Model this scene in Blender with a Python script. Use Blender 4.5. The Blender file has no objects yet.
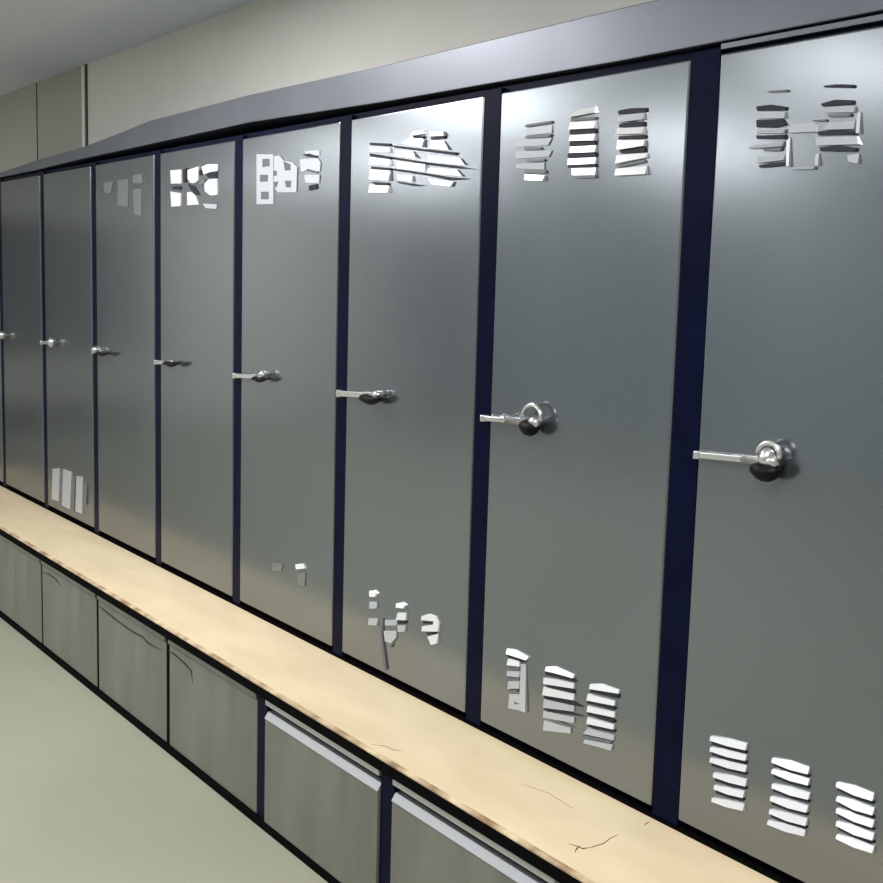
import bpy, bmesh, math, random
from mathutils import Vector, Matrix
random.seed(4)
scene = bpy.context.scene
col = scene.collection

# ---------------------------------------------------------------- camera
EYE = 1.6
YAW, PITCH, ROLL = -0.93808, 0.12924, 0.02837
cy, sy = math.cos(YAW), math.sin(YAW)
fwd = Vector((sy*math.cos(PITCH), cy*math.cos(PITCH), -math.sin(PITCH)))
r0 = Vector((cy, -sy, 0)); u0 = r0.cross(fwd)
rt = math.cos(ROLL)*r0 + math.sin(ROLL)*u0
up = -math.sin(ROLL)*r0 + math.cos(ROLL)*u0
cd = bpy.data.cameras.new('camera'); cam = bpy.data.objects.new('camera', cd); col.objects.link(cam)
cd.sensor_width = 36; cd.lens = 1200/883*36; cd.clip_start = 0.02; cd.clip_end = 60
cam.matrix_world = Matrix(((rt.x, up.x, -fwd.x, 0), (rt.y, up.y, -fwd.y, 0), (rt.z, up.z, -fwd.z, EYE), (0, 0, 0, 1)))
scene.camera = cam

# ---------------------------------------------------------------- light and exposure
scene.view_settings.view_transform = 'Standard'; scene.view_settings.look = 'None'
scene.view_settings.exposure = 0.0; scene.view_settings.gamma = 1.0; scene.view_settings.use_curve_mapping = False
w = bpy.data.worlds.new('world'); scene.world = w; w.use_nodes = True
w.node_tree.nodes['Background'].inputs[0].default_value = (.75, .85, 1, 1)
w.node_tree.nodes['Background'].inputs[1].default_value = .25
CEIL = 2.725
def area(name, x, y, z, sx, sy_, power, colr=(1, .97, .92), rot=(0, 0, 0), spread=180):
    l = bpy.data.lights.new(name, 'AREA'); l.shape = 'RECTANGLE'; l.size = sx; l.size_y = sy_
    l.energy = power; l.color = colr; l.spread = math.radians(spread)
    o = bpy.data.objects.new(name, l); col.objects.link(o); o.location = (x, y, z); o.rotation_euler = rot
    return o
LP = 1.08
for x, y, sx, sy_, p in ((-1.0, .2, .6, 1.2, 76), (-3.9, .85, .6, .8, 46), (-5.9, -.75, .9, .9, 48), (-8.4, -1.6, .6, 1.3, 34),
                        (-3.6, -1.3, .6, 1.2, 24), (-6.2, -3.1, .5, 1.6, 80), (-9.6, -3.0, .6, 1.2, 70), (-11.4, -2.6, .6, 1.2, 34), (-2.2, -3.1, .6, 1.2, 40)):  # unseen lights: some placed from door reflections, others added to brighten the walls
    area('ceiling_and_fill_light', x, y, CEIL-.03, sx, sy_, p*LP, (1, .985, .965))

# ---------------------------------------------------------------- materials
def mat(name, base, rough=.5, metal=0., spec=.5, noise=0., nscale=8., stretch=(1, 1, 1), bump=0., bscale=60., colors=None, rnoise=0., coat=0.):
    m = bpy.data.materials.new(name); m.use_nodes = True; nt = m.node_tree; b = nt.nodes['Principled BSDF']
    b.inputs['Base Color'].default_value = (*base, 1); b.inputs['Roughness'].default_value = rough
    b.inputs['Metallic'].default_value = metal; b.inputs['Specular IOR Level'].default_value = spec
    b.inputs['Coat Weight'].default_value = coat
    tc = nt.nodes.new('ShaderNodeTexCoord'); mp = nt.nodes.new('ShaderNodeMapping'); mp.inputs['Scale'].default_value = stretch
    nt.links.new(tc.outputs['Object'], mp.inputs[0])
    n = nt.nodes.new('ShaderNodeTexNoise'); n.inputs['Scale'].default_value = nscale; n.inputs['Detail'].default_value = 6
    nt.links.new(mp.outputs[0], n.inputs['Vector'])
    if noise or colors:
        cr = nt.nodes.new('ShaderNodeValToRGB')
        a, c = colors if colors else (tuple(v*(1-noise) for v in base), tuple(min(1, v*(1+noise)) for v in base))
        cr.color_ramp.elements[0].color = (*a, 1); cr.color_ramp.elements[1].color = (*c, 1)
        cr.color_ramp.elements[0].position = .35; cr.color_ramp.elements[1].position = .65
        nt.links.new(n.outputs['Fac'], cr.inputs[0]); nt.links.new(cr.outputs[0], b.inputs['Base Color'])
    if rnoise:
        mr = nt.nodes.new('ShaderNodeMapRange'); mr.inputs['To Min'].default_value = rough-rnoise; mr.inputs['To Max'].default_value = rough+rnoise
        nt.links.new(n.outputs['Fac'], mr.inputs[0]); nt.links.new(mr.outputs[0], b.inputs['Roughness'])
    if bump:
        n2 = nt.nodes.new('ShaderNodeTexNoise'); n2.inputs['Detail'].default_value = 0; n2.inputs['Scale'].default_value = bscale
        nt.links.new(mp.outputs[0], n2.inputs['Vector'])
        bp = nt.nodes.new('ShaderNodeBump'); bp.inputs['Strength'].default_value = bump; bp.inputs['Distance'].default_value = .01
        nt.links.new(n2.outputs['Fac'], bp.inputs['Height']); nt.links.new(bp.outputs[0], b.inputs['Normal'])
    return m
M = dict(
    door=mat('brushed_grey_steel', (.215, .238, .26), .20, .88, noise=.02, nscale=3, stretch=(1, 1, .5), bump=.05, bscale=1.3, rnoise=.03),
    navy=mat('navy_painted_steel', (.003, .0045, .018), .28, 0, .03, noise=.2),
    black=mat('black_rubber_strip', (.003, .003, .004), .7, 0, .02),
    fascia=mat('grey_blue_painted_metal', (.15, .162, .19), .38, .8, noise=.06, nscale=3),
    bright=mat('lit_louver', (.93, .94, .97), .28, .6),  # lamp reflections on the slats put into the colour; next two are dimmer copies
    dull=mat('half_lit_louver', (.55, .58, .63), .32, .6),
    faint=mat('dim_louver', (.22, .24, .25), .34, .6),
    slot=mat('dark_slot', (.02, .022, .03), .6, 0, .2),
    slotgrey=mat('grey_slot', (.12, .13, .14), .5, 0, .3),
    chrome=mat('satin_chrome', (.62, .62, .62), .25, .85),
    grip=mat('black_plastic', (.004, .004, .005), .45, 0, .12),
    bench=mat('pale_laminated_wood', (.74, .62, .42), .5, 0, .3, colors=((.62, .51, .335), (.69, .58, .39)), nscale=2.5, stretch=(1, 3, 3), bump=.03),
    edge=mat('worn_wood_edge', (.42, .30, .20), .7, 0, .2, colors=((.26, .16, .09), (.68, .56, .36)), nscale=11),
    crack=mat('dark_crack', (.12, .08, .04), .8, 0, .1),
    cab=mat('grey_painted_cabinet', (.15, .153, .128), .45, .1, noise=.14, nscale=3.5, stretch=(2.2, 1, .5), rnoise=.1),
    rail=mat('pale_grey_rail', (.42, .42, .40), .4, .3),
    lip=mat('bright_metal_lip', (.30, .31, .33), .42, .5),
    floor=mat('pale_green_vinyl_floor', (.285, .29, .225), .5, 0, .3, noise=.05, nscale=1.2),
    wall=mat('beige_painted_wall', (.74, .735, .69), .8, 0, .2, noise=.02, nscale=4),
    frontwall=mat('slate_painted_wall', (.27, .30, .32), .7, 0, .2, noise=.03, nscale=3),
    ceil=mat('grey_painted_ceiling', (.72, .75, .86), .9, 0, .1),
    seam=mat('dark_wall_seam', (.10, .095, .08), .8, 0, .1),
    darkwall=mat('darker_wall_slab', (.45, .45, .40), .8, 0, .2),
    bead=mat('pale_wall_bead', (.85, .85, .80), .6),
    end=mat('dark_reflection_door', (.10, .105, .11), .5),
)

# ---------------------------------------------------------------- helpers
def box(bm, x0, x1, y0, y1, z0, z1, mi=0):
    vs = [bm.verts.new((x, y, z)) for x in (x0, x1) for y in (y0, y1) for z in (z0, z1)]
    for f in ((0, 1, 3, 2), (4, 6, 7, 5), (0, 4, 5, 1), (2, 3, 7, 6), (0, 2, 6, 4), (1, 5, 7, 3)):
        bm.faces.new([vs[i] for i in f]).material_index = mi
def obj(name, bm, mats, parent=None, bevel=0, smooth=False, seg=2):
    bmesh.ops.recalc_face_normals(bm, faces=bm.faces[:])
    me = bpy.data.meshes.new(name); bm.to_mesh(me); bm.free()
    for m in (mats if isinstance(mats, (list, tuple)) else [mats]): me.materials.append(M[m])
    if smooth:
        for p in me.polygons: p.use_smooth = True
    o = bpy.data.objects.new(name, me); col.objects.link(o)
    if parent: o.parent = parent
    if bevel:
        b = o.modifiers.new('bevel', 'BEVEL'); b.width = bevel; b.segments = seg; b.limit_method = 'ANGLE'
    return o
def bx(name, dims, m, parent=None, bevel=0):
    bm = bmesh.new(); box(bm, *dims); return obj(name, bm, m, parent, bevel)
def empty(name, loc, label, cat, group=None):
    o = bpy.data.objects.new(name, None); col.objects.link(o); o.location = loc; o.empty_display_size = .1
    o['label'] = label; o['category'] = cat
    if group: o['group'] = group
    return o
def struct(o): o['kind'] = 'structure'; return o
def sweep(bm, pts, rad, n=10, closed_caps=True):
    rings = []
    for i, p in enumerate(pts):
        a = Vector(pts[max(0, i-1)]); b = Vector(pts[min(len(pts)-1, i+1)]); t = (b-a).normalized()
        ref = Vector((0, 1, 0)) if abs(t.y) < .9 else Vector((1, 0, 0))
        s = t.cross(ref).normalized(); v = s.cross(t); r_ = rad[i] if isinstance(rad, (list, tuple)) else rad
        rings.append([bm.verts.new(Vector(p)+r_*(math.cos(2*math.pi*k/n)*s+math.sin(2*math.pi*k/n)*v)) for k in range(n)])
    for a, b in zip(rings, rings[1:]):
        for k in range(n): bm.faces.new((a[k], a[(k+1) % n], b[(k+1) % n], b[k]))
    bm.faces.new(rings[0]); bm.faces.new(rings[-1][::-1])
def ball(bm, c, r):
    ret = bmesh.ops.create_uvsphere(bm, u_segments=20, v_segments=12, radius=1)
    for v in ret['verts']: v.co = Vector((c[0]+v.co.x*r[0], c[1]+v.co.y*r[1], c[2]+v.co.z*r[2]))

# ---------------------------------------------------------------- the room
XL, XR, YF, YB = -12.5, 2.2, -4.6, 2.35
struct(bx('floor', (XL-.1, XR+.1, YF-.1, YB+.1, -.1, 0), 'floor'))
struct(bx('ceiling', (XL-.1, XR+.1, YF-.1, YB+.1, CEIL, CEIL+.1), 'ceil'))
struct(bx('wall_back', (XL-.1, XR+.1, YB, YB+.1, 0, CEIL), 'wall'))
struct(bx('wall_front', (XL-.1, XR+.1, YF-.1, YF, 0, CEIL), 'frontwall'))
struct(bx('wall_left', (XL-.1, XL, YF, YB, 0, CEIL), 'wall'))
struct(bx('wall_right', (XR, XR+.1, YF, YB, 0, CEIL), 'wall'))
bm = bmesh.new(); box(bm, -7.362, -7.350, YB-.008, YB-.0055, 1.5, CEIL-.001); t1 = struct(obj('trim_1', bm, 'seam'))
bm = bmesh.new(); box(bm, -6.535, -6.515, YB-.008, YB-.0005, 1.5, CEIL-.001); t2 = struct(obj('trim_2', bm, 'seam'))
bm = bmesh.new(); box(bm, -6.575, -6.537, YB-.014, YB-.0005, 1.5, CEIL-.001); t3 = struct(obj('trim_3', bm, 'bead', bevel=.004))
bm = bmesh.new(); box(bm, XL+.001, -6.5765, YB-.005, YB-.0005, 1.5, CEIL-.001); t4 = struct(obj('trim_4', bm, 'darkwall'))  # thin slab in a darker colour than the wall to its right
d1 = struct(bx('reflection_door', (XL+.0005, XL+.05, -1.47, 1.2, 0.0, 2.15), 'end', bevel=.004))  # unseen door, added so the far lockers reflect a dark shape
bx('reflection_band', (XL+.0505, XL+.056, -1.42, 1.15, .28, .77), 'rail', d1)  # pale band added to show in the same reflection

# ---------------------------------------------------------------- lockers
PW, X8, ZB, ZT, YD = .69944, -1.68448, .463, 2.075, 1.9
DW = .638
VENTS = {
    (2, 'l', 0): [('D',[(0.084,0.195),(0.189,0.213),(0.183,0.049),(0.078,0.044)]),('G',[(0.198,0.199),(0.23,0.211),(0.223,0.033),(0.194,0.028)])],
    (2, 'l', 1): [('D',[(0.235,0.216),(0.357,0.218),(0.34,0.037),(0.228,0.037)]),('G',[(0.363,0.204),(0.406,0.206),(0.394,0.038),(0.362,0.04)])],
    (2, 'l', 2): [('D',[(0.422,0.208),(0.506,0.217),(0.501,0.042),(0.416,0.042)]),('G',[(0.527,0.194),(0.564,0.192),(0.555,0.095),(0.524,0.097)])],
    (3, 'u', 0): [('L',[(0.099,1.532),(0.217,1.532),(0.181,1.483),(0.11,1.49)])],
    (3, 'u', 1): [('L',[(0.263,1.533),(0.375,1.532),(0.373,1.421),(0.261,1.429)])],
    (3, 'u', 2): [('L',[(0.429,1.545),(0.525,1.544),(0.525,1.508),(0.429,1.513)]),('L',[(0.429,1.488),(0.514,1.488),(0.513,1.38),(0.438,1.39)])],
    (4, 'u', 0): [('B',[(0.105,1.542),(0.205,1.539),(0.203,1.488),(0.109,1.492)]),('B',[(0.105,1.463),(0.201,1.452),(0.197,1.405),(0.113,1.406)]),('K',[(0.118,1.48),(0.197,1.479),(0.197,1.464),(0.126,1.471)])],
    (4, 'u', 1): [('B',[(0.261,1.534),(0.355,1.541),(0.352,1.491),(0.317,1.483),(0.285,1.486),(0.26,1.503)]),('B',[(0.257,1.453),(0.289,1.453),(0.329,1.437),(0.352,1.405),(0.258,1.406)]),('K',[(0.217,1.538),(0.253,1.542),(0.245,1.49),(0.221,1.491)]),('K',[(0.261,1.483),(0.317,1.473),(0.364,1.439),(0.333,1.44),(0.293,1.458)]),('K',[(0.359,1.526),(0.379,1.528),(0.379,1.509),(0.361,1.509)])],
    (4, 'u', 2): [('B',[(0.382,1.538),(0.432,1.544),(0.516,1.539),(0.513,1.516),(0.439,1.515),(0.398,1.51)]),('B',[(0.439,1.49),(0.506,1.489),(0.508,1.433),(0.455,1.433),(0.41,1.45),(0.406,1.476)]),('D',[(0.387,1.407),(0.507,1.4),(0.503,1.384),(0.417,1.39)]),('K',[(0.417,1.509),(0.469,1.517),(0.506,1.515),(0.507,1.492),(0.439,1.496)]),('G',[(0.363,1.487),(0.409,1.493),(0.406,1.479),(0.371,1.474)])],
    (5, 'l', 1): [('L',[(0.247,0.191),(0.318,0.2),(0.307,0.175),(0.248,0.162)])],
    (5, 'l', 2): [('B',[(0.41,0.219),(0.455,0.231),(0.471,0.218),(0.422,0.205)]),('L',[(0.415,0.192),(0.471,0.204),(0.468,0.158),(0.423,0.154)])],
    (5, 'u', 0): [('D',[(0.108,1.553),(0.225,1.545),(0.229,1.386),(0.111,1.389)]),('G',[(0.151,1.535),(0.201,1.532),(0.202,1.509),(0.152,1.508)]),('G',[(0.134,1.485),(0.192,1.481),(0.189,1.46),(0.135,1.461)]),('G',[(0.143,1.429),(0.196,1.427),(0.197,1.402),(0.143,1.404)])],
    (5, 'u', 1): [('D',[(0.229,1.538),(0.27,1.538),(0.291,1.521),(0.352,1.511),(0.385,1.493),(0.381,1.417),(0.259,1.422),(0.231,1.44)]),('G',[(0.295,1.519),(0.342,1.505),(0.342,1.487),(0.306,1.488)]),('G',[(0.23,1.492),(0.251,1.491),(0.251,1.475),(0.23,1.476)]),('G',[(0.231,1.456),(0.262,1.456),(0.252,1.439),(0.235,1.437)]),('G',[(0.306,1.456),(0.35,1.454),(0.344,1.433),(0.314,1.435)])],
    (5, 'u', 2): [('D',[(0.435,1.54),(0.52,1.537),(0.521,1.521),(0.436,1.53)]),('D',[(0.401,1.517),(0.512,1.513),(0.53,1.499),(0.525,1.472),(0.45,1.483),(0.412,1.475)]),('D',[(0.431,1.468),(0.525,1.463),(0.523,1.438),(0.438,1.443)]),('G',[(0.447,1.486),(0.513,1.473),(0.51,1.468),(0.45,1.478)]),('K',[(0.42,1.531),(0.461,1.531),(0.508,1.519),(0.499,1.515),(0.442,1.523)]),('K',[(0.458,1.432),(0.508,1.436),(0.511,1.421),(0.464,1.418)])],
    (6, 'l', 0): [('B',[(0.157,0.231),(0.183,0.239),(0.199,0.232),(0.191,0.22),(0.165,0.216)]),('D',[(0.158,0.198),(0.199,0.207),(0.199,0.187),(0.163,0.178)]),('D',[(0.156,0.147),(0.204,0.157),(0.201,0.136),(0.157,0.127)])],
    (6, 'l', 1): [('B',[(0.302,0.227),(0.333,0.237),(0.347,0.232),(0.34,0.221),(0.306,0.216)]),('B',[(0.31,0.201),(0.351,0.211),(0.352,0.189),(0.307,0.18)]),('D',[(0.244,0.163),(0.304,0.178),(0.304,0.162),(0.248,0.148)]),('D',[(0.238,0.129),(0.302,0.145),(0.303,0.125),(0.282,0.103),(0.25,0.101)]),('D',[(0.308,0.163),(0.349,0.173),(0.346,0.154),(0.316,0.146)]),('K',[(0.314,0.178),(0.352,0.186),(0.349,0.178),(0.318,0.17)]),('G',[(0.211,0.159),(0.233,0.164),(0.232,0.11),(0.257,0.018),(0.246,0.011),(0.225,0.084)]),('G',[(0.261,0.092),(0.289,0.103),(0.279,0.09)])],
    (6, 'l', 2): [('B',[(0.428,0.22),(0.46,0.234),(0.495,0.235),(0.511,0.221),(0.51,0.196),(0.436,0.179),(0.436,0.193),(0.484,0.209),(0.486,0.219),(0.428,0.208)]),('B',[(0.46,0.169),(0.507,0.189),(0.507,0.162),(0.483,0.152)]),('K',[(0.432,0.208),(0.48,0.218),(0.477,0.209),(0.439,0.201)]),('K',[(0.453,0.178),(0.494,0.191),(0.488,0.183),(0.459,0.174)])],
    (6, 'u', 0): [('B',[(0.111,1.497),(0.219,1.482),(0.22,1.465),(0.111,1.477)]),('B',[(0.112,1.462),(0.221,1.452),(0.218,1.424),(0.115,1.433)]),('B',[(0.111,1.419),(0.215,1.411),(0.216,1.391),(0.112,1.396)]),('D',[(0.109,1.526),(0.214,1.515),(0.215,1.502),(0.11,1.511)]),('K',[(0.109,1.537),(0.21,1.527),(0.218,1.518),(0.111,1.53)]),('K',[(0.11,1.507),(0.219,1.49),(0.219,1.483),(0.112,1.498)]),('K',[(0.117,1.47),(0.22,1.459),(0.221,1.452),(0.121,1.463)]),('K',[(0.123,1.426),(0.211,1.419),(0.211,1.412),(0.146,1.416)])],
    (6, 'u', 1): [('B',[(0.325,1.552),(0.38,1.551),(0.381,1.538),(0.318,1.539)]),('B',[(0.276,1.522),(0.318,1.539),(0.382,1.524),(0.376,1.505)]),('B',[(0.248,1.503),(0.327,1.497),(0.349,1.478),(0.248,1.491)]),('B',[(0.249,1.476),(0.391,1.458),(0.392,1.44),(0.257,1.455)]),('D',[(0.251,1.44),(0.33,1.432),(0.331,1.416),(0.259,1.424)]),('K',[(0.233,1.52),(0.39,1.498),(0.39,1.492),(0.233,1.514)]),('K',[(0.226,1.489),(0.391,1.464),(0.391,1.458),(0.227,1.483)]),('K',[(0.228,1.458),(0.392,1.435),(0.393,1.429),(0.228,1.452)]),('K',[(0.251,1.421),(0.394,1.402),(0.331,1.404),(0.259,1.416)]),('K',[(0.325,1.538),(0.378,1.534),(0.378,1.527),(0.333,1.531)])],
    (6, 'u', 2): [('B',[(0.404,1.543),(0.468,1.538),(0.475,1.526),(0.408,1.532)]),('D',[(0.409,1.52),(0.469,1.514),(0.496,1.489),(0.41,1.5)]),('D',[(0.397,1.482),(0.543,1.465),(0.569,1.445),(0.398,1.466)]),('D',[(0.399,1.449),(0.531,1.436),(0.558,1.418),(0.399,1.436)]),('D',[(0.4,1.42),(0.52,1.406),(0.508,1.394),(0.421,1.404)]),('K',[(0.396,1.498),(0.529,1.48),(0.523,1.473),(0.397,1.491)]),('K',[(0.398,1.463),(0.531,1.446),(0.613,1.432),(0.525,1.44),(0.398,1.456)]),('K',[(0.399,1.434),(0.506,1.418),(0.589,1.41),(0.5,1.411),(0.4,1.428)]),('K',[(0.409,1.529),(0.475,1.526),(0.472,1.52),(0.416,1.521)])],
    (7, 'l', 0): [('B',[(0.106,0.227),(0.134,0.232),(0.189,0.227),(0.185,0.218),(0.108,0.214)]),('B',[(0.112,0.202),(0.149,0.21),(0.157,0.205),(0.158,0.194),(0.113,0.186)]),('D',[(0.159,0.201),(0.179,0.205),(0.189,0.084),(0.166,0.082)]),('D',[(0.11,0.17),(0.157,0.181),(0.158,0.166),(0.111,0.157)]),('D',[(0.115,0.144),(0.158,0.157),(0.159,0.137),(0.116,0.124)]),('D',[(0.12,0.112),(0.162,0.122),(0.164,0.082),(0.122,0.075)]),('K',[(0.108,0.212),(0.185,0.218),(0.172,0.209),(0.112,0.205)]),('G',[(0.113,0.181),(0.156,0.192),(0.157,0.184),(0.114,0.172)]),('G',[(0.111,0.15),(0.157,0.164),(0.157,0.158),(0.112,0.145)]),('G',[(0.116,0.121),(0.15,0.131),(0.15,0.125),(0.117,0.115)]),('G',[(0.141,0.098),(0.161,0.106),(0.163,0.098),(0.145,0.091)])],
    (7, 'l', 1): [('B',[(0.258,0.222),(0.289,0.231),(0.356,0.229),(0.356,0.221),(0.296,0.216),(0.259,0.212)]),('B',[(0.251,0.192),(0.297,0.201),(0.357,0.208),(0.358,0.196),(0.255,0.178)]),('B',[(0.252,0.169),(0.359,0.183),(0.36,0.168),(0.253,0.149)]),('D',[(0.254,0.139),(0.361,0.154),(0.361,0.14),(0.255,0.117)]),('D',[(0.255,0.109),(0.362,0.126),(0.363,0.112),(0.256,0.092)]),('D',[(0.257,0.085),(0.352,0.097),(0.353,0.083),(0.258,0.06)]),('K',[(0.256,0.209),(0.357,0.219),(0.363,0.213),(0.256,0.201)]),('K',[(0.261,0.179),(0.358,0.192),(0.359,0.185),(0.261,0.173)]),('K',[(0.253,0.147),(0.36,0.163),(0.39,0.16),(0.349,0.154),(0.257,0.141)]),('K',[(0.255,0.116),(0.332,0.131),(0.397,0.139),(0.332,0.125),(0.258,0.112)]),('G',[(0.269,0.094),(0.303,0.1),(0.364,0.099),(0.297,0.094)])],
    (7, 'l', 2): [('B',[(0.415,0.224),(0.448,0.234),(0.507,0.236),(0.507,0.228),(0.416,0.213)]),('B',[(0.408,0.198),(0.495,0.207),(0.496,0.196),(0.409,0.183)]),('B',[(0.41,0.17),(0.497,0.181),(0.498,0.169),(0.411,0.156)]),('B',[(0.411,0.142),(0.496,0.152),(0.497,0.14),(0.412,0.127)]),('D',[(0.413,0.117),(0.498,0.126),(0.498,0.114),(0.4,0.098)]),('D',[(0.406,0.086),(0.494,0.103),(0.492,0.088),(0.401,0.076)]),('K',[(0.416,0.211),(0.507,0.226),(0.505,0.216),(0.416,0.204)]),('K',[(0.406,0.181),(0.499,0.193),(0.494,0.185),(0.409,0.175)]),('K',[(0.408,0.153),(0.498,0.163),(0.496,0.155),(0.411,0.148)]),('K',[(0.413,0.125),(0.5,0.139),(0.497,0.132),(0.416,0.12)]),('G',[(0.388,0.092),(0.493,0.111),(0.488,0.103),(0.4,0.09)])],
    (7, 'u', 0): [('B',[(0.106,1.409),(0.181,1.402),(0.178,1.39),(0.111,1.395)]),('L',[(0.068,1.436),(0.176,1.432),(0.177,1.416),(0.072,1.425)]),('L',[(0.067,1.466),(0.202,1.459),(0.192,1.445),(0.068,1.448)]),('L',[(0.065,1.494),(0.2,1.488),(0.188,1.472),(0.066,1.476)]),('L',[(0.107,1.518),(0.198,1.516),(0.199,1.499),(0.108,1.501)]),('G',[(0.103,1.473),(0.16,1.469),(0.167,1.463),(0.103,1.466)]),('G',[(0.105,1.5),(0.2,1.496),(0.193,1.49),(0.105,1.494)]),('G',[(0.108,1.443),(0.179,1.44),(0.176,1.435),(0.119,1.437)]),('G',[(0.106,1.418),(0.184,1.414),(0.184,1.407),(0.106,1.411)]),('G',[(0.1,1.526),(0.198,1.527),(0.198,1.521),(0.107,1.52)])],
    (7, 'u', 1): [('B',[(0.263,1.532),(0.283,1.542),(0.345,1.545),(0.347,1.531),(0.29,1.529),(0.264,1.528)]),('B',[(0.262,1.517),(0.349,1.513),(0.35,1.496),(0.263,1.501)]),('B',[(0.264,1.489),(0.35,1.485),(0.35,1.469),(0.264,1.475)]),('D',[(0.265,1.463),(0.352,1.46),(0.353,1.444),(0.266,1.448)]),('D',[(0.26,1.436),(0.354,1.433),(0.355,1.418),(0.261,1.421)]),('D',[(0.272,1.414),(0.355,1.41),(0.356,1.393),(0.279,1.397)]),('K',[(0.263,1.5),(0.35,1.495),(0.35,1.486),(0.264,1.49)]),('K',[(0.265,1.474),(0.351,1.469),(0.351,1.461),(0.265,1.464)]),('K',[(0.26,1.448),(0.353,1.443),(0.354,1.434),(0.26,1.438)]),('K',[(0.261,1.42),(0.355,1.418),(0.355,1.411),(0.262,1.415)]),('G',[(0.265,1.527),(0.348,1.522),(0.348,1.516),(0.265,1.52)]),('G',[(0.279,1.396),(0.356,1.392),(0.357,1.387),(0.293,1.389)])],
    (7, 'u', 2): [('B',[(0.418,1.49),(0.5,1.486),(0.501,1.472),(0.418,1.477)]),('B',[(0.419,1.465),(0.505,1.458),(0.505,1.446),(0.424,1.443)]),('B',[(0.418,1.433),(0.512,1.431),(0.513,1.421),(0.423,1.414)]),('B',[(0.418,1.404),(0.514,1.404),(0.515,1.386),(0.421,1.388)]),('D',[(0.416,1.516),(0.498,1.517),(0.499,1.502),(0.42,1.503)]),('K',[(0.418,1.528),(0.45,1.53),(0.504,1.526),(0.503,1.518),(0.422,1.52)]),('K',[(0.423,1.499),(0.464,1.501),(0.5,1.498),(0.5,1.488),(0.426,1.492)]),('K',[(0.425,1.473),(0.504,1.47),(0.506,1.461),(0.425,1.466)]),('K',[(0.43,1.441),(0.456,1.446),(0.507,1.444),(0.506,1.433),(0.436,1.435)]),('G',[(0.42,1.411),(0.504,1.418),(0.511,1.412),(0.429,1.405)])],
    (8, 'l', 0): [('B',[(0.083,0.219),(0.125,0.227),(0.175,0.233),(0.175,0.219),(0.13,0.213),(0.084,0.21)]),('B',[(0.085,0.196),(0.126,0.205),(0.176,0.21),(0.176,0.197),(0.132,0.19),(0.085,0.187)]),('B',[(0.086,0.173),(0.128,0.182),(0.178,0.188),(0.178,0.174),(0.134,0.167),(0.087,0.164)]),('B',[(0.097,0.144),(0.135,0.152),(0.18,0.158),(0.18,0.144),(0.14,0.138),(0.098,0.135)]),('B',[(0.101,0.118),(0.135,0.126),(0.176,0.132),(0.176,0.118),(0.14,0.112),(0.102,0.11)]),('B',[(0.097,0.089),(0.134,0.098),(0.178,0.105),(0.178,0.091),(0.139,0.084),(0.098,0.081)]),('K',[(0.086,0.21),(0.131,0.212),(0.174,0.218),(0.174,0.211),(0.131,0.205),(0.087,0.202)]),('K',[(0.088,0.187),(0.132,0.189),(0.175,0.195),(0.176,0.189),(0.133,0.182),(0.088,0.179)]),('K',[(0.089,0.164),(0.134,0.166),(0.177,0.173),(0.177,0.167),(0.134,0.16),(0.09,0.156)]),('K',[(0.1,0.135),(0.14,0.137),(0.179,0.143),(0.18,0.137),(0.141,0.13),(0.101,0.127)]),('K',[(0.104,0.11),(0.14,0.111),(0.175,0.117),(0.175,0.11),(0.14,0.104),(0.105,0.102)])],
    (8, 'l', 1): [('B',[(0.242,0.226),(0.281,0.234),(0.327,0.236),(0.327,0.223),(0.286,0.218),(0.243,0.218)]),('B',[(0.244,0.204),(0.283,0.211),(0.329,0.214),(0.329,0.201),(0.288,0.196),(0.244,0.196)]),('B',[(0.246,0.174),(0.285,0.182),(0.332,0.186),(0.332,0.173),(0.291,0.167),(0.247,0.166)]),('B',[(0.244,0.147),(0.283,0.155),(0.33,0.159),(0.33,0.146),(0.289,0.14),(0.245,0.139)]),('B',[(0.244,0.12),(0.283,0.128),(0.33,0.133),(0.33,0.119),(0.289,0.113),(0.245,0.112)]),('B',[(0.242,0.096),(0.281,0.105),(0.328,0.11),(0.328,0.097),(0.286,0.09),(0.242,0.088)]),('K',[(0.245,0.218),(0.286,0.217),(0.327,0.222),(0.327,0.216),(0.287,0.211),(0.245,0.211)]),('K',[(0.247,0.196),(0.288,0.195),(0.328,0.2),(0.329,0.194),(0.289,0.189),(0.247,0.188)]),('K',[(0.249,0.166),(0.291,0.166),(0.331,0.171),(0.331,0.166),(0.291,0.16),(0.249,0.159)]),('K',[(0.247,0.139),(0.289,0.139),(0.329,0.145),(0.329,0.139),(0.289,0.133),(0.247,0.131)]),('K',[(0.247,0.112),(0.289,0.112),(0.329,0.118),(0.329,0.112),(0.289,0.106),(0.247,0.104)])],
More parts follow.
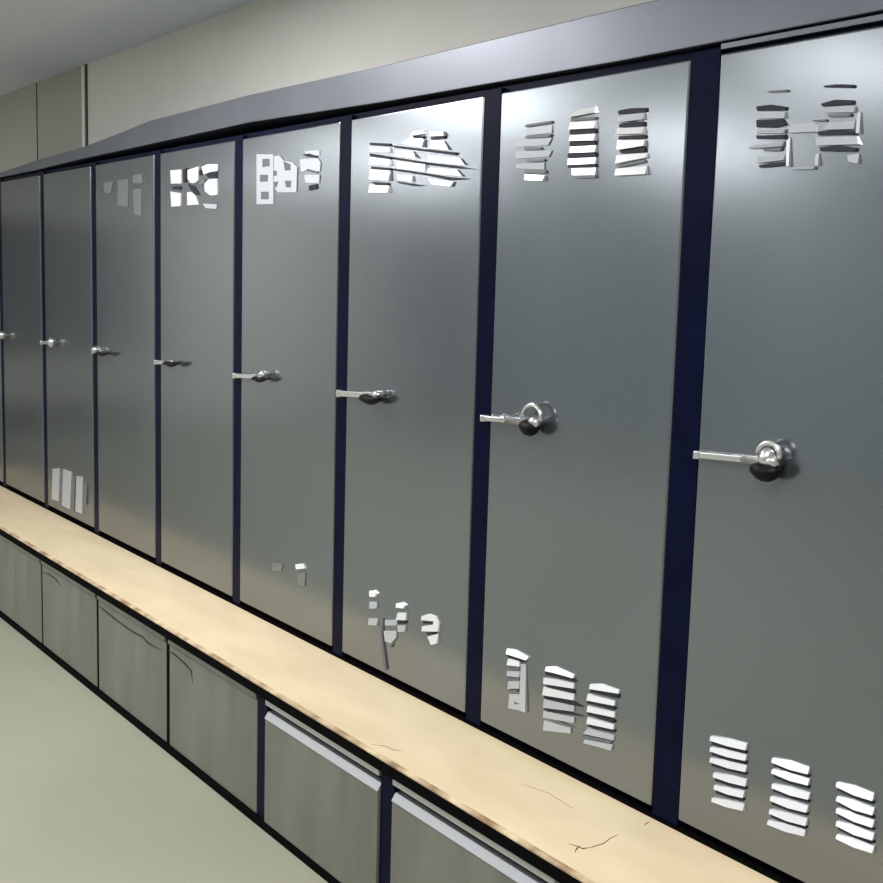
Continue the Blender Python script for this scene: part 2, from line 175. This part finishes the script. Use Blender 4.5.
    (8, 'l', 2): [('B',[(0.391,0.23),(0.427,0.236),(0.469,0.236),(0.47,0.223),(0.432,0.22),(0.392,0.222)]),('B',[(0.394,0.203),(0.429,0.209),(0.472,0.209),(0.472,0.196),(0.434,0.192),(0.394,0.195)]),('B',[(0.395,0.18),(0.431,0.186),(0.474,0.187),(0.474,0.173),(0.436,0.17),(0.396,0.172)]),('B',[(0.397,0.155),(0.433,0.162),(0.476,0.162),(0.476,0.149),(0.438,0.145),(0.398,0.147)]),('B',[(0.4,0.13),(0.435,0.137),(0.478,0.138),(0.478,0.125),(0.44,0.121),(0.4,0.122)]),('K',[(0.394,0.222),(0.432,0.219),(0.469,0.221),(0.469,0.216),(0.433,0.213),(0.394,0.215)]),('K',[(0.396,0.195),(0.434,0.192),(0.471,0.194),(0.472,0.189),(0.435,0.185),(0.397,0.188)]),('K',[(0.398,0.172),(0.436,0.169),(0.473,0.172),(0.474,0.167),(0.437,0.163),(0.399,0.165)]),('K',[(0.4,0.147),(0.438,0.145),(0.475,0.148),(0.476,0.142),(0.439,0.138),(0.401,0.14)])],
    (8, 'u', 0): [('D',[(0.107,1.454),(0.174,1.45),(0.172,1.442),(0.107,1.447)]),('D',[(0.104,1.489),(0.171,1.482),(0.172,1.47),(0.105,1.475)]),('D',[(0.091,1.424),(0.173,1.428),(0.17,1.418),(0.092,1.419)]),('D',[(0.111,1.402),(0.176,1.402),(0.176,1.392),(0.114,1.39)]),('D',[(0.184,1.458),(0.241,1.456),(0.245,1.439),(0.185,1.442)]),('D',[(0.178,1.428),(0.186,1.434),(0.19,1.38),(0.184,1.38)]),('D',[(0.194,1.378),(0.248,1.376),(0.246,1.371),(0.197,1.373)]),('K',[(0.101,1.499),(0.138,1.499),(0.173,1.491),(0.171,1.485),(0.104,1.491)]),('K',[(0.103,1.473),(0.166,1.469),(0.175,1.458),(0.15,1.455),(0.106,1.459)]),('K',[(0.105,1.444),(0.143,1.441),(0.175,1.44),(0.175,1.431),(0.108,1.437)]),('K',[(0.116,1.386),(0.147,1.389),(0.177,1.389),(0.179,1.382),(0.121,1.381)]),('G',[(0.123,1.418),(0.17,1.417),(0.166,1.41),(0.128,1.412)]),('G',[(0.123,1.525),(0.174,1.523),(0.173,1.519),(0.132,1.522)])],
    (8, 'u', 1): [('D',[(0.243,1.429),(0.333,1.424),(0.34,1.409),(0.249,1.414)]),('D',[(0.246,1.4),(0.254,1.399),(0.256,1.377),(0.248,1.378)]),('D',[(0.315,1.392),(0.34,1.393),(0.341,1.375),(0.32,1.38)]),('D',[(0.33,1.467),(0.337,1.466),(0.34,1.428),(0.333,1.429)]),('D',[(0.259,1.482),(0.325,1.477),(0.326,1.466),(0.26,1.472)]),('D',[(0.269,1.453),(0.327,1.451),(0.328,1.437),(0.262,1.441)]),('K',[(0.254,1.521),(0.287,1.52),(0.32,1.515),(0.318,1.51),(0.256,1.518)]),('K',[(0.252,1.489),(0.282,1.493),(0.32,1.488),(0.321,1.481),(0.255,1.484)]),('K',[(0.249,1.439),(0.286,1.439),(0.329,1.434),(0.331,1.427),(0.251,1.432)]),('K',[(0.255,1.41),(0.296,1.411),(0.335,1.403),(0.332,1.397),(0.258,1.403)]),('G',[(0.268,1.468),(0.318,1.465),(0.317,1.46),(0.272,1.463)]),('G',[(0.233,1.461),(0.265,1.46),(0.265,1.456),(0.241,1.458)])],
}

STY = {'B': (.003, .007, 0), 'D': (.0025, .005, 1), 'L': (.002, .0012, 2), 'K': (.0045, .003, 3), 'G': (.0042, .003, 4)}
SLATM = ['bright', 'dull', 'faint', 'slot', 'slotgrey']
def vent_mesh(shapes, flat):
    bm = bmesh.new()
    for kind, pts in shapes:
        a, b, mi = STY[kind]
        z1 = max(p[1] for p in pts); z0 = min(p[1] for p in pts)
        if flat: b = 0; a = {'B': .004, 'D': .003, 'L': .003, 'K': .0036, 'G': .0036}[kind]
        elif kind in 'KG': a = .004; b = .002
        fr = [bm.verts.new((x, -(a+b*(z1-z)/max(1e-4, z1-z0)), z)) for x, z in pts]
        bk = [bm.verts.new((x, .001, z)) for x, z in pts]
        n = len(pts)
        bm.faces.new(fr).material_index = mi; bm.faces.new(bk[::-1]).material_index = mi
        for k in range(n): bm.faces.new((fr[k], bk[k], bk[(k+1) % n], fr[(k+1) % n])).material_index = mi
    return bm
LAB = {
 0: 'grey steel locker at the far left end, only a sliver in view',
 1: 'plain grey steel locker second from the far left end, no louvers on its door',
 2: 'grey steel locker with no top louvers and three tall upright white slots at its foot',
 3: 'grey steel locker with dull faint grey patches for top louvers',
 4: 'grey steel locker whose bright white top louver blocks look like broken letters',
 5: 'grey steel locker whose top louvers are pale plates pierced by small square holes',
 6: 'grey steel locker whose top louvers are long slanting white slats',
 7: 'grey steel locker second from the right edge, with three columns of top louvers',
 8: 'nearest and widest grey steel locker at the right edge with a rounded chrome latch',
}
# latch variants: strap (u0, u1, half height), grip (u0, u1, z, half height), knob (u, z, ru, rz), arc (u, z, r)
LATCH = {
 0: dict(strap=(-.03, .03, .008), knob=(.05, .0, .018, .018)),
 1: dict(strap=(-.05, .03, .008), knob=(.06, .0, .02, .02)),
 2: dict(strap=(-.04, .10, .008), knob=(.15, .0, .025, .024)),
 3: dict(strap=(-.03, .04, .008), knob=(.035, .008, .028, .015), grip=(.05, .215, -.009, .008)),
 4: dict(strap=(-.03, .10, .008), grip=(.085, .235, -.004, .010)),
 5: dict(strap=(-.035, .13, .008), knob=(.205, .008, .016, .014), grip=(.13, .245, -.008, .008)),
 6: dict(strap=(-.035, .13, .009), knob=(.205, .004, .018, .012), grip=(.115, .235, -.010, .014)),
 7: dict(strap=(-.022, .095, .007), knob=(.085, .004, .011, .012), grip=(.155, .222, -.012, .019), arc=(.188, .010, .034)),
 8: dict(strap=(-.0, .13, .007), knob=(.195, .006, .018, .022), grip=(.16, .235, -.018, .018), arc=(.198, .012, .027)),
}
LZ = .803
def shear(bm, a, k=.06):
    for v in bm.verts: v.co.z += k*(v.co.x-a)
    return bm
def make_locker(i):
    root = empty('locker', (X8+(i-8)*PW, YD, ZB), LAB[i], 'locker', 'grey steel lockers in a row above the bench')
    DW = {7: .619, 6: .631}.get(i, .637); PL = {8: .079, 7: .067}.get(i, .061)
    H = ZT-ZB
    bx('carcass', (-PL, DW, .016, .40, .0, H+.018), 'navy', root)
    bx('post', (-PL+.0005, -.002, .003, .0155, -.018, H+.014), 'navy', root, .002)
    if i == 8:
        bx('top_strip', (.0, .66, .0, .014, H+.009, H+.019), 'fascia', root)
    bm = bmesh.new(); box(bm, 0, DW, 0, .0145, 0, H)
    door = obj('door', bm, 'door', root, .0045, seg=3)
    for part in 'ul':
        for c in range(3):
            s = VENTS.get((i, part, c))
            if s:
                obj('vent', vent_mesh(s, part == 'u' and i in (3, 4, 5)), SLATM, door)
    L = LATCH[i]
    a, b, h = L['strap']
    bm = bmesh.new(); box(bm, b-.035 if b-a > .08 else a+.02, b+.03, -.007, 0, LZ-h*1.1, LZ+h*1.1)
    lt = obj('latch', shear(bm, a), 'chrome', root, .003)
    bm = bmesh.new(); box(bm, a, b, -.016, -.007, LZ-h, LZ+h)
    box(bm, a, a+.018, -.0175, .0025, LZ-h*1.25, LZ+h*1.25)
    obj('strap', shear(bm, a), 'chrome', lt, .003)
    if 'knob' in L:
        u, z, ru, rz = L['knob']
        bm = bmesh.new(); ball(bm, (u, -.022, LZ+z), (ru, .016, rz)); sweep(bm, [(u, 0, LZ+z), (u, -.02, LZ+z)], ru*.6, 14)
        obj('knob', shear(bm, a), 'chrome', lt, smooth=True)
    if 'grip' in L:
        u0_, u1_, z, h = L['grip']; n = 9
        bm = bmesh.new()
        sweep(bm, [(u0_+(u1_-u0_)*k/(n-1), -.026-.004*math.sin(math.pi*k/(n-1)), LZ+z+.003*math.sin(k)) for k in range(n)],
              [max(.003, h*math.sqrt(max(0, 1-((k-(n-1)/2)/((n-1)/2))**2))) for k in range(n)], 14)
        obj('grip', shear(bm, a), 'grip', lt, smooth=True)
    if 'arc' in L:
        u, z, r_ = L['arc']
        bm = bmesh.new(); sweep(bm, [(u+r_*math.cos(t), -.022, LZ+z+r_*.95*math.sin(t)) for t in [math.radians(d) for d in range(-10, 176, 15)]], .0055, 10)
        obj('shackle', shear(bm, a), 'chrome', lt, smooth=True)
        bm = bmesh.new(); sweep(bm, [(b, -.014, LZ), (u-.01, -.02, LZ-.004), (u+.02, -.03, LZ+.004), (u+r_, -.03, LZ-.006)], [.008, .009, .012, .007], 12)
        obj('lever', shear(bm, a), 'chrome', lt, smooth=True)
    return root
for i in range(0, 9): make_locker(i)
X0 = X8-8*PW-.061; X1 = X8+.64

def tag(o, label, cat): o['label'] = label; o['category'] = cat; return o
# fascia: one long sloped metal band whose top edge dips near its far end
bm = bmesh.new()
prof = [(X0, 2.118), (-6.6, 2.122), (-5.958, 2.147), (-5.283, 2.163), (-4.918, 2.184), (-4.581, 2.206), (-3.731, 2.214), (-2.884, 2.206), (-1.978, 2.209), (X1, 2.209)]
bot = [2.096, 2.097, 2.101, 2.112, 2.114, 2.117, 2.124, 2.106, 2.097, 2.101]
rows = []
for (x, zt_), zb_ in zip(prof, bot):
    rows.append([bm.verts.new(p) for p in ((x, YD-.004, zb_), (x, YD-.004, zt_), (x, YB-.05, zt_), (x, YB-.05, zb_+.0), )])
for a, b in zip(rows, rows[1:]):
    for k in range(4): bm.faces.new((a[k], a[(k+1) % 4], b[(k+1) % 4], b[k]))
bm.faces.new(rows[0]); bm.faces.new(rows[-1][::-1])
tag(obj('fascia_panel', bm, 'fascia', bevel=.002), 'long grey-blue metal band running along the top of all the lockers', 'fascia')
# black plinth strip between doors and bench
tag(bx('plinth_strip', (X0, X1, YD-.004, YD+.3, .4405, .4445), 'black'), 'thin black strip under the locker doors at the back of the bench', 'strip')

# ---------------------------------------------------------------- bench
bench = empty('bench', (-4, 1.75, .44), 'long pale wooden bench top running along the foot of the lockers', 'bench')
def bb(name, d, m, bevel=0):
    o = bx(name, (d[0]+4, d[1]+4, d[2]-1.75, d[3]-1.75, d[4]-.44, d[5]-.44), m, bench, bevel); return o
XB0, XB1 = X0, X1
bb('seat_board', (XB0, XB1, 1.590, 2.30, .433, .44), 'bench', .0005)
bb('front_edging', (XB0, XB1, 1.574, 1.5895, .4335, .4402), 'edge', .0015)
bb('support_rail', (XB0, XB1, 1.576, 1.60, .4035, .4325), 'black')
def crack(pts, wd, m='crack'):
    bm = bmesh.new(); sweep(bm, [(x+4, y-1.75, .0) for x, y in pts], wd, 6)
    o = obj('crack', bm, m, bench); o.scale = (1, 1, 1); return o
crack([(-1.766, 1.655), (-1.745, 1.664), (-1.731, 1.665), (-1.726, 1.69), (-1.725, 1.72), (-1.735, 1.75), (-1.738, 1.775)], [.0006, .0015, .002, .0012, .0012, .001, .0005])
crack([(-1.728, 1.640), (-1.738, 1.655), (-1.745, 1.670)], [.0006, .0016, .0006])
crack([(-1.740, 1.857), (-1.744, 1.868), (-1.746, 1.878)], [.0006, .0014, .0006])
crack([(-2.45, 1.60), (-2.42, 1.625), (-2.39, 1.628), (-2.37, 1.645)], [.0004, .001, .001, .0004])
crack([(-2.059, 1.767), (-1.981, 1.789), (-1.93, 1.785), (-1.881, 1.78)], [.0003, .0007, .0007, .0003])

# ---------------------------------------------------------------- cabinets below the bench
CP, CX, YC = .6607, -2.385, 1.59
CL = {0: ('nearest grey cabinet under the bench, its bright lip cut by the bottom of the picture', .060),
      -1: ('grey cabinet under the bench with a whole bright lip along its top', .058),
      -2: ('grey cabinet under the bench with faint upright smears, left of the wide black post', .024),
      -3: ('grey cabinet under the bench with a long thin crease below its top edge', .020),
      -4: ('grey cabinet under the bench with a short hooked crease in its upper corner', .016),
      -5: ('leftmost grey cabinet under the bench, with faint upright streaks', .014)}
for k in range(-5, 1):
    lab, pwid = CL[k]
    near = k >= -1
    x0 = CX+CP*k; x1 = x0+CP
    nxt = CL.get(k+1, ('', .056))[1]
    root = empty('storage_cabinet', (x0, YC, 0), lab, 'cabinet', 'grey storage cabinets under the bench')
    wdt = CP
    bx('carcass', (.001, wdt-.001, .02, .68, .0245, .3995), 'navy', root)
    bx('post', (.0, pwid, .001, .0195, .0245, .3985), 'navy' if near else 'black', root, .001)
    bx('top_rail', (pwid+.001, wdt-.001, -.006, .0195, .382, .4005), 'rail' if near else 'cab', root, .002)
    # door front with a chamfered bright lip
    bm = bmesh.new(); lz = .340 if near else .372; tz = .361 if near else .378
    box(bm, pwid+.001, wdt-.002, -.006 if near else 0.0, .0195, .026, lz)
    d = obj('front_panel', bm, 'cab', root, .002)
    bm = bmesh.new(); xa, xb = pwid+.001, wdt-.002; y0 = -.008 if near else -.001
    vs = [[bm.verts.new((x, y, z)) for y, z in ((y0, lz+.0005), (y0, lz+.002), (.004, tz), (.0195, tz), (.0195, lz+.0005))] for x in (xa, xb)]
    for j in range(5): bm.faces.new((vs[0][j], vs[0][(j+1) % 5], vs[1][(j+1) % 5], vs[1][j]))
    bm.faces.new(vs[0]); bm.faces.new(vs[1][::-1])
    obj('lip', bm, 'lip' if near else 'cab', d, .0008)
    if not near:
        cr = {-2: [(.02, .352), (.06, .356), (.14, .348), (.20, .338), (.21, .30)], -3: [(.02, .355), (.08, .352), (.2, .345), (.34, .340), (.46, .345), (.5, .335), (.62, .34)],
              -4: [(.02, .345), (.10, .355), (.20, .352), (.26, .335)], -5: [(.3, .33), (.3, .1)]}[k]
        bm = bmesh.new(); sweep(bm, [(x, -.0002, z) for x, z in cr], [.0012]+[.0028]*(len(cr)-2)+[.0008], 6)
        obj('crease', bm, 'slotgrey' if k < -4 else 'slot', d)
tag(bx('kick_strip', (CX-5*CP, CX+1*CP, YC-.008, YC+.05, 0, .0235), 'black'), 'black kick strip along the floor at the foot of the cabinets', 'kick strip')
